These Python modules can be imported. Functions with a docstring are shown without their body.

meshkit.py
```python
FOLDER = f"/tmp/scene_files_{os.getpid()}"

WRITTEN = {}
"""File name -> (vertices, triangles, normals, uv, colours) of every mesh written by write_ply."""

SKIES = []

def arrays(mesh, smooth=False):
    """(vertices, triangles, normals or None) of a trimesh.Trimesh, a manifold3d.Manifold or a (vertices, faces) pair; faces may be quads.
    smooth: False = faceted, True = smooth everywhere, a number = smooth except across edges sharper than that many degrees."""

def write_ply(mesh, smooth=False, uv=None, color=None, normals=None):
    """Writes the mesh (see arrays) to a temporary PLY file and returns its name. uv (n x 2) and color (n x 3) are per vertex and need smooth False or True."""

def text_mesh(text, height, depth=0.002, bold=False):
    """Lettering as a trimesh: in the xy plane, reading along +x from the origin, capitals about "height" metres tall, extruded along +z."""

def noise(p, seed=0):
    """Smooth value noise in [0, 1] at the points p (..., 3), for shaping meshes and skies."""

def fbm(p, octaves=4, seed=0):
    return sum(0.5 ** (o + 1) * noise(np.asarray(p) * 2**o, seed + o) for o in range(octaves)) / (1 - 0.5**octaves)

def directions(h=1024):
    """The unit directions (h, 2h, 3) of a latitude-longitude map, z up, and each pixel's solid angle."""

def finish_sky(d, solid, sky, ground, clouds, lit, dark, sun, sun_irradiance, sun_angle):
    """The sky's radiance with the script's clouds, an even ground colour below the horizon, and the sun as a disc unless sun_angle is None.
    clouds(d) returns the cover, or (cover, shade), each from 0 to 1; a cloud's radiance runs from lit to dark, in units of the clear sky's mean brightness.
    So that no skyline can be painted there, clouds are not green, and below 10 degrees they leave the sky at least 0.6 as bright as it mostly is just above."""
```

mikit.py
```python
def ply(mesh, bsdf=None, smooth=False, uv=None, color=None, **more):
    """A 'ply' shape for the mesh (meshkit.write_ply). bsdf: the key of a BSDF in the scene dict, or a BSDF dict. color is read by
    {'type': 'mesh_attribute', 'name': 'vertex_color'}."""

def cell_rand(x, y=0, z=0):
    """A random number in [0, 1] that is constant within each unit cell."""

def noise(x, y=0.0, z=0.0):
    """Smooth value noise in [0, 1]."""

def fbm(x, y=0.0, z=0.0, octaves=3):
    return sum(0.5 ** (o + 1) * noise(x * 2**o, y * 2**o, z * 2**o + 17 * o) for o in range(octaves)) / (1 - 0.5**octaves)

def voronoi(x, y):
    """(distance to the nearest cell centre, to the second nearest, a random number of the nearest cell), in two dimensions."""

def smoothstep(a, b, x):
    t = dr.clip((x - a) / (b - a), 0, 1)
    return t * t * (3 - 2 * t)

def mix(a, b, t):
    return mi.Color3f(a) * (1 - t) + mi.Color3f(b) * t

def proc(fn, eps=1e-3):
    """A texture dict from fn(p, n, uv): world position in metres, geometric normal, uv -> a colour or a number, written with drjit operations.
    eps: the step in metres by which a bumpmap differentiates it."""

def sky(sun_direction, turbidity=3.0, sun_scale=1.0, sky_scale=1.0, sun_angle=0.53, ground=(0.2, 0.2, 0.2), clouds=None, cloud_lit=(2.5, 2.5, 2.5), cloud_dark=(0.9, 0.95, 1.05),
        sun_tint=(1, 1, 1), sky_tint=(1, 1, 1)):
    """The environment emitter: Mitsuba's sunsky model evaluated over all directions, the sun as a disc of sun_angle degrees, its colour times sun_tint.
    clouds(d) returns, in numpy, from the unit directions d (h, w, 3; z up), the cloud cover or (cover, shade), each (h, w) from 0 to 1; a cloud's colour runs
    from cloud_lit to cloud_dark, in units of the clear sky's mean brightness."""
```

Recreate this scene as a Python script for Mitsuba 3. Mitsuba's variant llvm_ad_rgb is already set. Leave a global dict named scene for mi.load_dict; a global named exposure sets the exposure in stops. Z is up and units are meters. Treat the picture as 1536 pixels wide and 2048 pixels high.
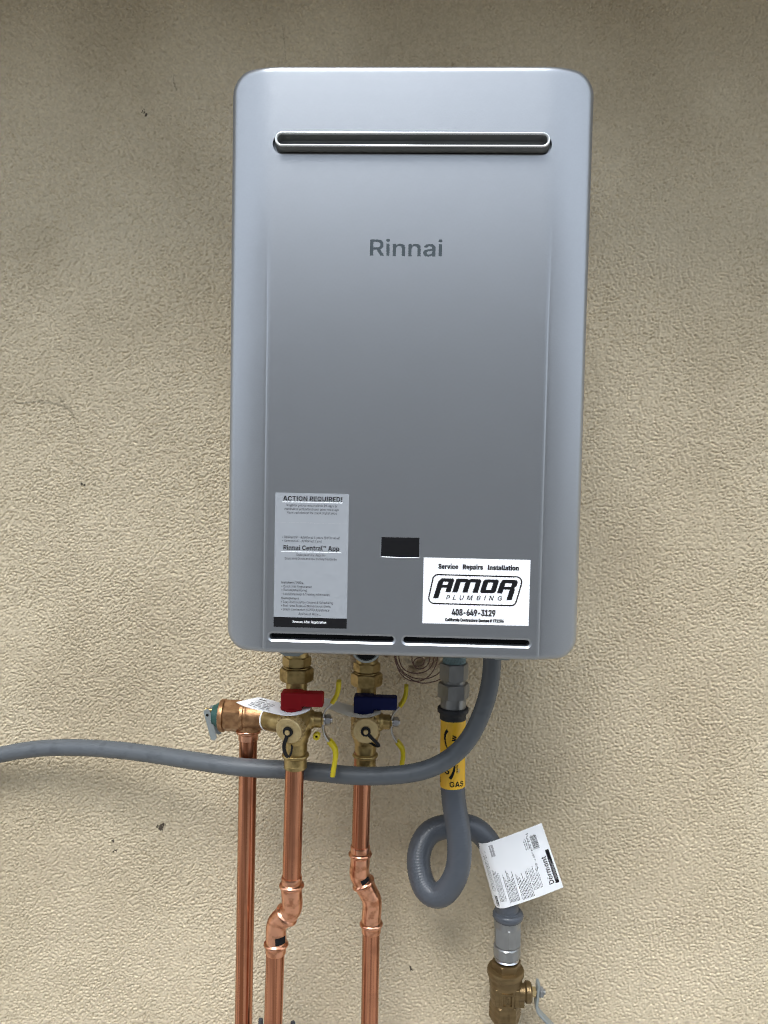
import math, random
import numpy as np
import trimesh, shapely, manifold3d as m3
import drjit as dr
import mitsuba as mi
import mikit, meshkit
from mikit import proc, noise, fbm, smoothstep, mix
from scipy.ndimage import gaussian_filter
from scipy.interpolate import CubicSpline
from shapely.geometry import Polygon, Point, box as sbox, LineString
from shapely import affinity

T = mi.ScalarTransform4f
scene, labels = {}, {}
random.seed(7)

# ------------------------------------------------------------------ camera, sky, exposure
def camera_axes(pitch, yaw, roll):
    cy, sy, cp, sp = math.cos(yaw), math.sin(yaw), math.cos(pitch), math.sin(pitch)
    fwd = np.array([-sy * cp, cy * cp, -sp])
    right = np.array([cy, sy, 0.0])
    down = np.cross(fwd, right)
    down = -math.sin(roll) * right + math.cos(roll) * down
    return fwd, -down
FWD, UP = camera_axes(0.0476311, 0.0375424, -0.01975527)
EYE = np.array([0.00985, -1.03843, 1.5])
scene['camera'] = {'type': 'perspective', 'fov': math.degrees(2 * math.atan(768 / 1538.0)), 'fov_axis': 'x', 'near_clip': 0.05, 'far_clip': 200.0,
                   'to_world': T().look_at(origin=EYE.tolist(), target=(EYE + FWD).tolist(), up=UP.tolist())}
def overcast(d):
    # standard overcast sky: the zenith three times as bright as the horizon
    return np.ones(d.shape[:2]), 1.0 - (1 + 2 * np.clip(d[..., 2], 0, 1)) / 3
scene['sky'] = mikit.sky((-0.16, -0.55, 0.84), turbidity=3, sun_scale=0.3, sun_angle=26, sun_tint=(0.80, 0.95, 1.22), clouds=overcast,
                         cloud_lit=(2.35, 2.6, 2.95), cloud_dark=(1.0, 1.12, 1.28), ground=(0.2, 0.19, 0.17))
exposure = 3.2

# ------------------------------------------------------------------ helpers (all shapes in millimetres)
def num(key):
    if key not in scene and not any(k.startswith(key + '__') for k in scene):
        return key
    i = 1
    while f'{key}_{i:03d}' in scene or any(k.startswith(f'{key}_{i:03d}__') for k in scene):
        i += 1
    return f'{key}_{i:03d}'

def tri(m):
    if isinstance(m, m3.Manifold):
        a = m.to_mesh()
        return trimesh.Trimesh(np.array(a.vert_properties[:, :3], float), np.array(a.tri_verts), process=False)
    return m

def join(*ms):
    return trimesh.util.concatenate([tri(m) for m in ms])

def obj(key, mesh, mat, smooth=32, **lab):
    key = num(key)
    m = tri(mesh).copy()
    m.vertices = np.asarray(m.vertices) * 0.001
    scene[key] = mikit.ply(m, mat, smooth=smooth)
    if lab:
        labels[key] = {k: v for k, v in lab.items()}
    return key

def thing(key, label, category, group=None):
    labels[key] = {'label': label, 'category': category}
    if group:
        labels[key]['group'] = group
    return key

def orient(mesh, origin, axis, spin=0.0):
    """local z axis -> axis, local origin -> origin"""
    m = tri(mesh).copy()
    a = np.asarray(axis, float)
    a /= np.linalg.norm(a)
    ref = np.array([0, 0, 1.0]) if abs(a[2]) < 0.9 else np.array([0, -1.0, 0])
    x = np.cross(ref, a); x /= np.linalg.norm(x)
    y = np.cross(a, x)
    R = np.stack([x, y, a], 1)
    c, s = math.cos(spin), math.sin(spin)
    R = R @ np.array([[c, -s, 0], [s, c, 0], [0, 0, 1]])
    m.vertices = np.asarray(m.vertices) @ R.T + np.asarray(origin, float)
    return m

def lathe(profile, n=56):
    """profile [(r, z), ...] from one end to the other, closed with caps on the axis"""
    p = list(profile)
    if p[0][0] > 1e-6: p = [(0, p[0][1])] + p
    if p[-1][0] > 1e-6: p = p + [(0, p[-1][1])]
    p = np.array(p, float)
    a = np.arange(n) / n * 2 * np.pi
    v, f, idx = [], [], []
    for r, z in p:
        if r < 1e-6:
            idx.append([len(v)] * n); v.append((0, 0, z))
        else:
            idx.append(list(range(len(v), len(v) + n)))
            v += list(zip(r * np.cos(a), r * np.sin(a), [z] * n))
    for i in range(len(p) - 1):
        A, B = idx[i], idx[i + 1]
        for k in range(n):
            q = (A[k], A[(k + 1) % n], B[(k + 1) % n], B[k])
            if q[0] != q[1]: f.append((q[0], q[1], q[2]) if q[1] != q[2] else (q[0], q[1], q[3]))
            if q[2] != q[3]: f.append((q[0], q[2], q[3]))
    m = trimesh.Trimesh(np.array(v, float), np.array(f), process=False)
    if m.volume < 0: m.invert()
    return m

def bead(r, z, w, rise):
    """points of a rolled bead on a lathe profile at height z"""
    return [(r + rise * math.sin(t), z - w * math.cos(t)) for t in np.linspace(0, math.pi, 9)]

def hexa(rc, h, ch=1.6, spin=0.0, n=6, cut=2.0):
    """hexagon prism, corner radius rc, its corners turned off at both ends"""
    prism = m3.Manifold.cylinder(h, rc, rc, n).rotate([0, 0, spin])
    prof = m3.CrossSection([[(0, 0), (rc - cut, 0), (rc + 0.05, ch), (rc + 0.05, h - ch), (rc - cut, h), (0, h)]])
    return prism ^ m3.Manifold.revolve(prof, 72)

def rbox(sx, sy, sz, r, n=12):
    """rounded box centred at the origin"""
    s = m3.Manifold.sphere(r, n * 2)
    return m3.Manifold.batch_hull([s.translate([a * (sx / 2 - r), b * (sy / 2 - r), c * (sz / 2 - r)]) for a in (-1, 1) for b in (-1, 1) for c in (-1, 1)])

def spline(pts, n):
    p = np.array(pts, float)
    s = np.r_[0, np.cumsum(np.linalg.norm(np.diff(p, axis=0), axis=1) ** 0.6)]
    c = CubicSpline(s, p)
    q = c(np.linspace(0, s[-1], n * 4))
    L = np.r_[0, np.cumsum(np.linalg.norm(np.diff(q, axis=0), axis=1))]
    t = np.linspace(0, L[-1], n)
    return np.stack([np.interp(t, L, q[:, k]) for k in range(3)], 1), t

def frames(path, first=None):
    tan = np.gradient(path, axis=0)
    tan /= np.linalg.norm(tan, axis=1, keepdims=True)
    ref = np.array(first if first is not None else ([0, -1, 0] if abs(tan[0][1]) < 0.9 else [0, 0, 1]), float)
    out = []
    for t in tan:
        ref = ref - t * (ref @ t)
        ref /= np.linalg.norm(ref)
        out.append((ref.copy(), np.cross(t, ref)))
    return tan, out

def tube(path, radius, n=28, first=None):
    """closed tube along a fine path; radius a number or an array"""
    path = np.asarray(path, float)
    r = np.broadcast_to(radius, len(path))
    _, fr = frames(path, first)
    a = np.arange(n) / n * 2 * np.pi
    v = np.vstack([p + ri * (np.cos(a)[:, None] * u + np.sin(a)[:, None] * w) for p, ri, (u, w) in zip(path, r, fr)] + [path[:1], path[-1:]])
    k = np.arange(n); k1 = (k + 1) % n
    f = [np.vstack([np.stack([i * n + k, i * n + k1, (i + 1) * n + k1], 1), np.stack([i * n + k, (i + 1) * n + k1, (i + 1) * n + k], 1)]) for i in range(len(path) - 1)]
    N = len(path) * n
    f.append(np.stack([k1, k, np.full(n, N)], 1)); f.append(np.stack([N - n + k, N - n + k1, np.full(n, N + 1)], 1))
    m = trimesh.Trimesh(v, np.vstack(f), process=False)
    if m.volume < 0: m.invert()
    return m

def ribbon(path, w, t, first, n=8):
    """bar of rounded section: w along the 'first' direction, t across"""
    path = np.asarray(path, float)
    _, fr = frames(path, first)
    sec = np.array(shapely.geometry.polygon.orient(sbox(-w / 2 + t * .45, -t / 2 + t * .45, w / 2 - t * .45, t / 2 - t * .45).buffer(t * .449, quad_segs=3)).exterior.coords)[:-1]
    n = len(sec)
    v = np.vstack([p + sec[:, :1] * u + sec[:, 1:] * q for p, (u, q) in zip(path, fr)] + [path[:1], path[-1:]])
    k = np.arange(n); k1 = (k + 1) % n
    f = [np.vstack([np.stack([i * n + k, i * n + k1, (i + 1) * n + k1], 1), np.stack([i * n + k, (i + 1) * n + k1, (i + 1) * n + k], 1)]) for i in range(len(path) - 1)]
    N = len(path) * n
    f.append(np.stack([k1, k, np.full(n, N)], 1)); f.append(np.stack([N - n + k, N - n + k1, np.full(n, N + 1)], 1))
    m = trimesh.Trimesh(v, np.vstack(f), process=False)
    if m.volume < 0: m.invert()
    return m

def extrude(poly, d):
    polys = [g for g in getattr(poly, 'geoms', [poly]) if g.area > 1e-6]
    return join(*[trimesh.creation.extrude_polygon(g, d, engine='earcut') for g in polys])

def facing(m, y):
    """a shape drawn in the xy plane, extruded to +z, stood up on the plane y, facing the viewer (-y)"""
    m = tri(m).copy()
    v = np.asarray(m.vertices)
    m.vertices = np.stack([v[:, 0], y - v[:, 2], v[:, 1]], 1)
    return m

from PIL import ImageFont
FONT = sorted(__import__('glob').glob('/opt/blender-*/*/datafiles/fonts/Inter.woff2'))[0]
def glyphs(t, cap, weight='Regular'):
    """lettering outline as a shapely shape, capitals cap tall, baseline at 0, from x = 0; the capital I is a plain stem"""
    f = ImageFont.truetype(FONT, 96)
    f.set_variation_by_name(weight)
    def outline(piece):
        mask, (ox, oy) = f.getmask2(piece, mode='L', anchor='ls')
        on = np.array(mask, np.uint8).reshape(mask.size[::-1]) > 127
        on = np.pad(on, ((0, 0), (1, 1))).astype(np.int8)
        rows, st = np.nonzero(np.diff(on, axis=1) == 1)
        en = np.nonzero(np.diff(on, axis=1) == -1)[1]
        g = shapely.union_all(shapely.box(st, -rows - 1.0, en, -rows * 1.0)).buffer(0.6).buffer(-0.6).simplify(0.7)
        return affinity.translate(g, ox, -oy)
    hm, _ = f.getmask2('H', mode='L', anchor='ls')
    row = np.array(hm, np.uint8).reshape(hm.size[::-1])[2] > 127
    sw = int(np.argmin(row[np.argmax(row):])) or 10
    parts, x = [], 0.0
    for piece in [p_ for p_ in __import__('re').split('(I)', t) if p_]:
        if piece == 'I':
            parts.append(sbox(x + 7, 0, x + 7 + sw, 70)); x += sw + 14
        else:
            if piece.strip(): parts.append(affinity.translate(outline(piece), x, 0))
            x += f.getlength(piece)
    g = shapely.union_all(parts)
    k = cap / 70.0
    return affinity.affine_transform(g, [k, 0, 0, k, -g.bounds[0] * k, 0])

def text(s, x0, x1, z, cap, weight='Regular', d=0.12, shear=0.0, fat=0.0):
    """lettering in the xy plane from x0 to x1, baseline z, capitals cap tall"""
    g = glyphs(s, cap, weight)
    kx = (x1 - x0) / g.bounds[2] if x1 is not None else 1.0
    g = affinity.affine_transform(g, [kx, shear, 0, 1, x0, z])
    if fat: g = g.buffer(fat, join_style='mitre')
    return extrude(g, d)

def plate(x0, z0, x1, z1, d=0.1):
    return extrude(sbox(x0, z0, x1, z1), d)

def to_man(m):
    m = tri(m)
    m = trimesh.Trimesh(m.vertices, m.faces, process=True)
    return m3.Manifold(m3.Mesh(np.asarray(m.vertices, np.float32), np.asarray(m.faces, np.uint32)))

# ------------------------------------------------------------------ materials
def rgb(*c): return {'type': 'rgb', 'value': list(c)}
def prin(key, color, rough=0.5, metallic=0.0, bump=None, bump_scale=1.0, **more):
    d = {'type': 'principled', 'base_color': color if isinstance(color, dict) else rgb(*color), 'roughness': rough if isinstance(rough, (int, float)) else rough,
         'metallic': metallic, **more}
    if bump is not None:
        d = {'type': 'bumpmap', 'arbitrary': proc(bump, eps=3e-4), 'scale': bump_scale, 'bsdf': d}
    scene[key] = {'type': 'twosided', 'bsdf': d}

SPECKS = [(-.3318, 1.0031, .0052), (-.3290, 1.0062, .0030), (-.3365, 1.0040, .0026), (-.4003, .9805, .0024), (-.396, .9671, .0028), (-.399, .9655, .0018), (-.3606, 1.9792, .0026),
          (-.3580, 1.9760, .0018), (.0209, .8156, .0026), (-.4449, 1.480, .0020), (-.441, 1.4790, .0014), (-.224, 1.151, .0024), (-.229, 1.142, .0026)]
STROKES = [((-.3211, 2.0268), (-.3205, 2.0170), .0006), ((-.3205, 2.0170), (-.3169, 2.0079), .0008), ((-.1766, 2.0912), (-.1730, 2.0687), .0004), ((-.1730, 2.0687), (-.1706, 2.0429), .0005),
           ((-.5389, 1.5875), (-.5062, 1.5915), .0008), ((-.5062, 1.5915), (-.4784, 1.5885), .0013), ((-.4784, 1.5885), (-.4610, 1.582), .0020), ((-.461, 1.582), (-.4561, 1.5712), .0012), ((-.4763, 1.5974), (-.470, 1.588), .0012),
           ((.004, 1.250), (.016, 1.243), .0022), ((.016, 1.243), (.028, 1.246), .0030), ((.012, 1.240), (.022, 1.236), .0018), ((.028, 1.246), (.036, 1.252), .0016), ((-.062, 1.262), (-.058, 1.252), .0014)]

def stucco_color(p, n, uv):
    x, z = p.x, p.z
    big = fbm(x * 5, z * 5, 3.0, octaves=3)
    fine = noise(x * 420, z * 420, 1.0)
    c = mix((0.455, 0.385, 0.27), (0.54, 0.465, 0.335), smoothstep(0.25, 0.75, big))
    c = c * (0.92 + 0.16 * fine)
    wob = (noise(x * 700, z * 700, 9.0) - 0.5) * 0.004
    dark = mi.Float(0)
    for sx, sz, r in SPECKS:
        d = dr.sqrt(dr.square(x - sx) + dr.square(z - sz)) + wob
        dark = dr.maximum(dark, 1 - smoothstep(r * 0.5, r * 1.1, d))
    for (ax, az), (bx, bz), w in STROKES:
        dx, dz = bx - ax, bz - az
        t = dr.clip(((x - ax) * dx + (z - az) * dz) / (dx * dx + dz * dz), 0, 1)
        d = dr.sqrt(dr.square(x - ax - t * dx) + dr.square(z - az - t * dz)) + wob * 0.3
        dark = dr.maximum(dark, (0.36 if w > 0.00075 else 0.22) * (1 - smoothstep(w * 0.5, w * 1.9, d)))
    # damp, dirty patch below the outlet holes
    d2 = dr.sqrt(dr.square((x + 0.01) / 0.13) + dr.square((z - 1.265) / 0.06))
    grime = (1 - smoothstep(0.3, 1.0, d2)) * smoothstep(0.46, 0.72, fbm(x * 90, z * 90, 5.0, octaves=2))
    c = mix(c, c * mi.Color3f(0.5, 0.42, 0.36), grime)
    return mix(c, mi.Color3f(0.035, 0.026, 0.018), dark * 0.92)

def stucco_bump(p, n, uv):
    return noise(p.x * 480, p.z * 480, 2.0) * 0.0006 + noise(p.x * 950, p.z * 950, 7.0) * 0.0007

prin('stucco', proc(stucco_color), 0.92, bump=stucco_bump, specular=0.25)

def paint_bump(p, n, uv): return noise(p.x * 2200, p.y * 2200, p.z * 2200) * 0.00003
def paint_col(p, n, uv):
    return mi.Color3f(0.318, 0.332, 0.350) * (0.96 + 0.08 * noise(p.x * 1500, p.y * 1500, p.z * 1500)) * (0.985 + 0.03 * fbm(p.x * 14, p.z * 14, 1.0))
prin('silver_paint', proc(paint_col), 0.34, 0.86, bump=paint_bump, specular=0.5)
prin('case_grey', (0.30, 0.30, 0.31), 0.5, 0.4)
prin('dark_inside', (0.006, 0.006, 0.0065), 0.7, specular=0.15)
prin('vent_steel', (0.27, 0.27, 0.255), 0.3, 0.7)
prin('trim_bright', (0.66, 0.67, 0.66), 0.25, 0.6)
prin('vent_dark', (0.30, 0.31, 0.315), 0.4, 0.4)
prin('black_glass', (0.006, 0.006, 0.007), 0.06, specular=0.5)
prin('logo_grey', (0.045, 0.058, 0.066), 0.55, specular=0.25)
prin('label_grey', (0.262, 0.277, 0.296), 0.5)
prin('label_white', (0.80, 0.81, 0.83), 0.45)
prin('ink_black', (0.008, 0.008, 0.009), 0.8, specular=0.12)
prin('ink_grey', (0.035, 0.035, 0.04), 0.8, specular=0.12)
prin('ink_pale', (0.32, 0.32, 0.33), 0.5)
prin('paper', (0.78, 0.79, 0.80), 0.7)
prin('paper_tan', (0.60, 0.58, 0.52), 0.7)

def copper_col(p, n, uv):
    streak = fbm(p.x * 420, p.y * 420, p.z * 3.5, octaves=3)
    spot = fbm(p.x * 45, p.y * 45, p.z * 30 + 11, octaves=3)
    c = mix((0.30, 0.105, 0.052), (0.59, 0.262, 0.152), smoothstep(0.3, 0.7, streak))
    return mix(c, (0.32, 0.13, 0.075), smoothstep(0.55, 0.85, spot) * 0.5)
def copper_rough(p, n, uv): return 0.09 + 0.15 * fbm(p.x * 300, p.y * 300, p.z * 6 + 4)
prin('copper', proc(copper_col), proc(copper_rough), 1.0)
def fit_col(p, n, uv):
    return mix((0.72, 0.36, 0.225), (0.46, 0.19, 0.10), smoothstep(0.42, 0.75, fbm(p.x * 130, p.y * 130, p.z * 130, octaves=3)))
prin('copper_fitting', proc(fit_col), 0.16, 1.0)
def brass_col(p, n, uv):
    return mix((0.43, 0.315, 0.135), (0.24, 0.165, 0.06), smoothstep(0.35, 0.75, fbm(p.x * 110, p.y * 110, p.z * 110, octaves=3)))
prin('brass', proc(brass_col), 0.36, 0.9)
def brass_cap_col(p, n, uv):
    return mix((0.56, 0.44, 0.235), (0.44, 0.33, 0.16), fbm(p.x * 150, p.y * 150, p.z * 150, octaves=3))
prin('brass_cap', proc(brass_cap_col), 0.45, 0.75)
def bronze_col(p, n, uv):
    return mix((0.40, 0.225, 0.115), (0.27, 0.14, 0.065), smoothstep(0.3, 0.7, fbm(p.x * 160, p.y * 160, p.z * 160, octaves=3)))
def cast_bump(p, n, uv): return noise(p.x * 1100, p.y * 1100, p.z * 1100) * 0.00012
prin('bronze', proc(bronze_col), 0.4, 0.85, bump=cast_bump)
def castbrass_col(p, n, uv):
    return mix((0.185, 0.128, 0.060), (0.145, 0.098, 0.045), smoothstep(0.3, 0.7, fbm(p.x * 60, p.y * 60, p.z * 220, octaves=3)))
prin('cast_brass', proc(castbrass_col), 0.36, 0.75, bump=cast_bump)
def zinc_col(p, n, uv):
    return mi.Color3f(0.26, 0.265, 0.265) * (0.75 + 0.4 * fbm(p.x * 170, p.y * 170, p.z * 60, octaves=3))
prin('zinc', proc(zinc_col), 0.36, 0.75)
prin('steel', (0.52, 0.52, 0.53), 0.25, 1.0)
prin('plate_grey', (0.25, 0.275, 0.27), 0.45, 0.4)
prin('red_plastic', (0.20, 0.002, 0.005), 0.5, specular=0.2)
prin('blue_plastic', (0.002, 0.005, 0.045), 0.5, specular=0.15)
prin('yellow_vinyl', (0.50, 0.40, 0.008), 0.4)
prin('black_rubber', (0.008, 0.008, 0.009), 0.55, specular=0.2)
prin('green_paint', (0.012, 0.055, 0.047), 0.45)
prin('teflon', (0.75, 0.75, 0.74), 0.6)
prin('pipe_dope', (0.16, 0.23, 0.24), 0.7)
prin('red_wax', (0.30, 0.05, 0.05), 0.6)
def pvc_col(p, n, uv):
    scuff = smoothstep(0.55, 0.75, fbm(p.x * 70, p.y * 70, p.z * 70, octaves=3))
    return mix((0.084, 0.093, 0.102), (0.071, 0.079, 0.087), scuff)
prin('grey_pvc', proc(pvc_col), 0.46, specular=0.4)
prin('hose_pvc', (0.062, 0.070, 0.083), 0.33, specular=0.45)
prin('dark_pvc', (0.022, 0.024, 0.028), 0.55, specular=0.25)
prin('label_yellow', (0.66, 0.38, 0.018), 0.42)
prin('black_pipe', (0.035, 0.04, 0.047), 0.5)
prin('wire_brown', (0.11, 0.055, 0.045), 0.5)
prin('soffit_paint', (0.34, 0.29, 0.21), 0.8)
prin('added_wall_paint', (0.205, 0.20, 0.195), 0.9)  # for the unseen wall added behind the camera, toned for the cover's reflections
prin('concrete', (0.31, 0.30, 0.28), 0.9)

# ------------------------------------------------------------------ the wall, its eave and the ground
def axis_points(lo, a, b, hi, step, coarse):
    return np.r_[np.linspace(lo, a, coarse)[:-1], np.arange(a, b, step), np.linspace(b, hi, coarse)]

X0, X1, Z0, Z1 = -590, 540, 690, 2150
def build_wall():
    st = 1.15
    xs, zs = axis_points(-3500, X0, X1, 3500, st, 6), axis_points(0, Z0, Z1, 2254, st, 6)
    X, Z = np.meshgrid(xs, zs)
    fx, fz = (xs >= X0) & (xs < X1), (zs >= Z0) & (zs < Z1)
    shp = (fz.sum(), fx.sum())
    rng = np.random.default_rng(3)
    def band(s1, s2, ani=1.0):
        w = rng.standard_normal(shp)
        g = gaussian_filter(w, (s1, s1 * ani)) - gaussian_filter(w, (s2, s2 * ani))
        return g / g.std()
    n0, n1, n2, n3 = band(0.42, 0.95), band(0.62, 1.35, 1.12), band(1.3, 2.8, 1.2), band(9, 24)
    pits = np.minimum(np.exp(-1.0 * (0.9 * n1 + 0.3 * n2)), 4.5)      # broad plateaus, sharp narrow hollows
    h = -0.54 * pits + 0.24 * n0 + 0.14 * n3
    patch = 1.0 + 0.16 * np.clip(band(30, 80) * 0.5, -1, 1)
    h = h * patch
    ramp = lambda k, n: np.clip(np.minimum(np.arange(n), n - 1 - np.arange(n)) / k, 0, 1)
    h *= ramp(20, shp[0])[:, None] * ramp(20, shp[1])[None]
    Y = np.zeros_like(X)
    Y[np.ix_(fz, fx)] = -h
    V = np.stack([X, Y, Z], -1).reshape(-1, 3)
    nz, nx = X.shape
    i = (np.arange(nz - 1)[:, None] * nx + np.arange(nx - 1)[None]).ravel()
    F = np.vstack([np.stack([i, i + 1, i + nx + 1], 1), np.stack([i, i + nx + 1, i + nx], 1)])
    return trimesh.Trimesh(V, F, process=False)

thing('stucco_wall', 'rough beige stucco house wall behind the heater and all the pipes', 'wall')
obj('stucco_wall__render_coat', build_wall(), 'stucco', smooth=True)
soffit = trimesh.creation.box((9000, 380, 20)); soffit.apply_translation((0, -190, 2265))
fascia = trimesh.creation.box((9000, 30, 190)); fascia.apply_translation((0, -396, 2324))
obj('stucco_wall__roof_eave', join(soffit, fascia), 'soffit_paint')
g = trimesh.creation.box((12000, 12000, 40)); g.apply_translation((0, -5990, -22))
obj('ground', g, 'concrete', smooth=False, kind='structure')

# added wall, unseen behind the camera: shuts off the low sky, darkens reflections
nb = trimesh.creation.box((9200, 200, 2820)); nb.apply_translation((-250, -3500, 1410))
obj('added_opposite_wall', nb, 'added_wall_paint', smooth=False, kind='structure')

# ------------------------------------------------------------------ the water heater
WH = thing('water_heater', 'silver grey wall mounted tankless water heater with slot vent and two stickers', 'water heater')
YF, ZT, ZB, HW, RC, RE = -285.0, 1892.0, 1320.8, 177.0, 20.5, 7.0

WT = np.linspace(0, 200, 2001)
def _profile(crisp):
    out_ = np.clip((WT - 138) / 40, 0, 1.2)
    if crisp:
        sl = np.interp(WT, [0, 133.0, 133.3, 136.2, 136.4, 137.0, 137.2, 137.9, 138.1, 400], [0, 0, .30, .30, 1.3, 1.3, -0.5, -0.5, .28, .28])
    else:
        t = np.clip((WT - 121) / 34, 0, 1); sl = 0.30 * t * t * (3 - 2 * t)
    return np.r_[0, np.cumsum((sl + 0.26 * out_ * (WT > 138)) * 0.1)[:-1]]
W_CRISP, W_SOFT = _profile(True), _profile(False)
def wing(x, z):
    t = np.abs(x)
    s = np.clip((1770 - z) / 130, 0, 1); s = s * s * (3 - 2 * s)
    return s * np.interp(t, WT, W_CRISP) + (1 - s) * np.interp(t, WT, W_SOFT)

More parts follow.
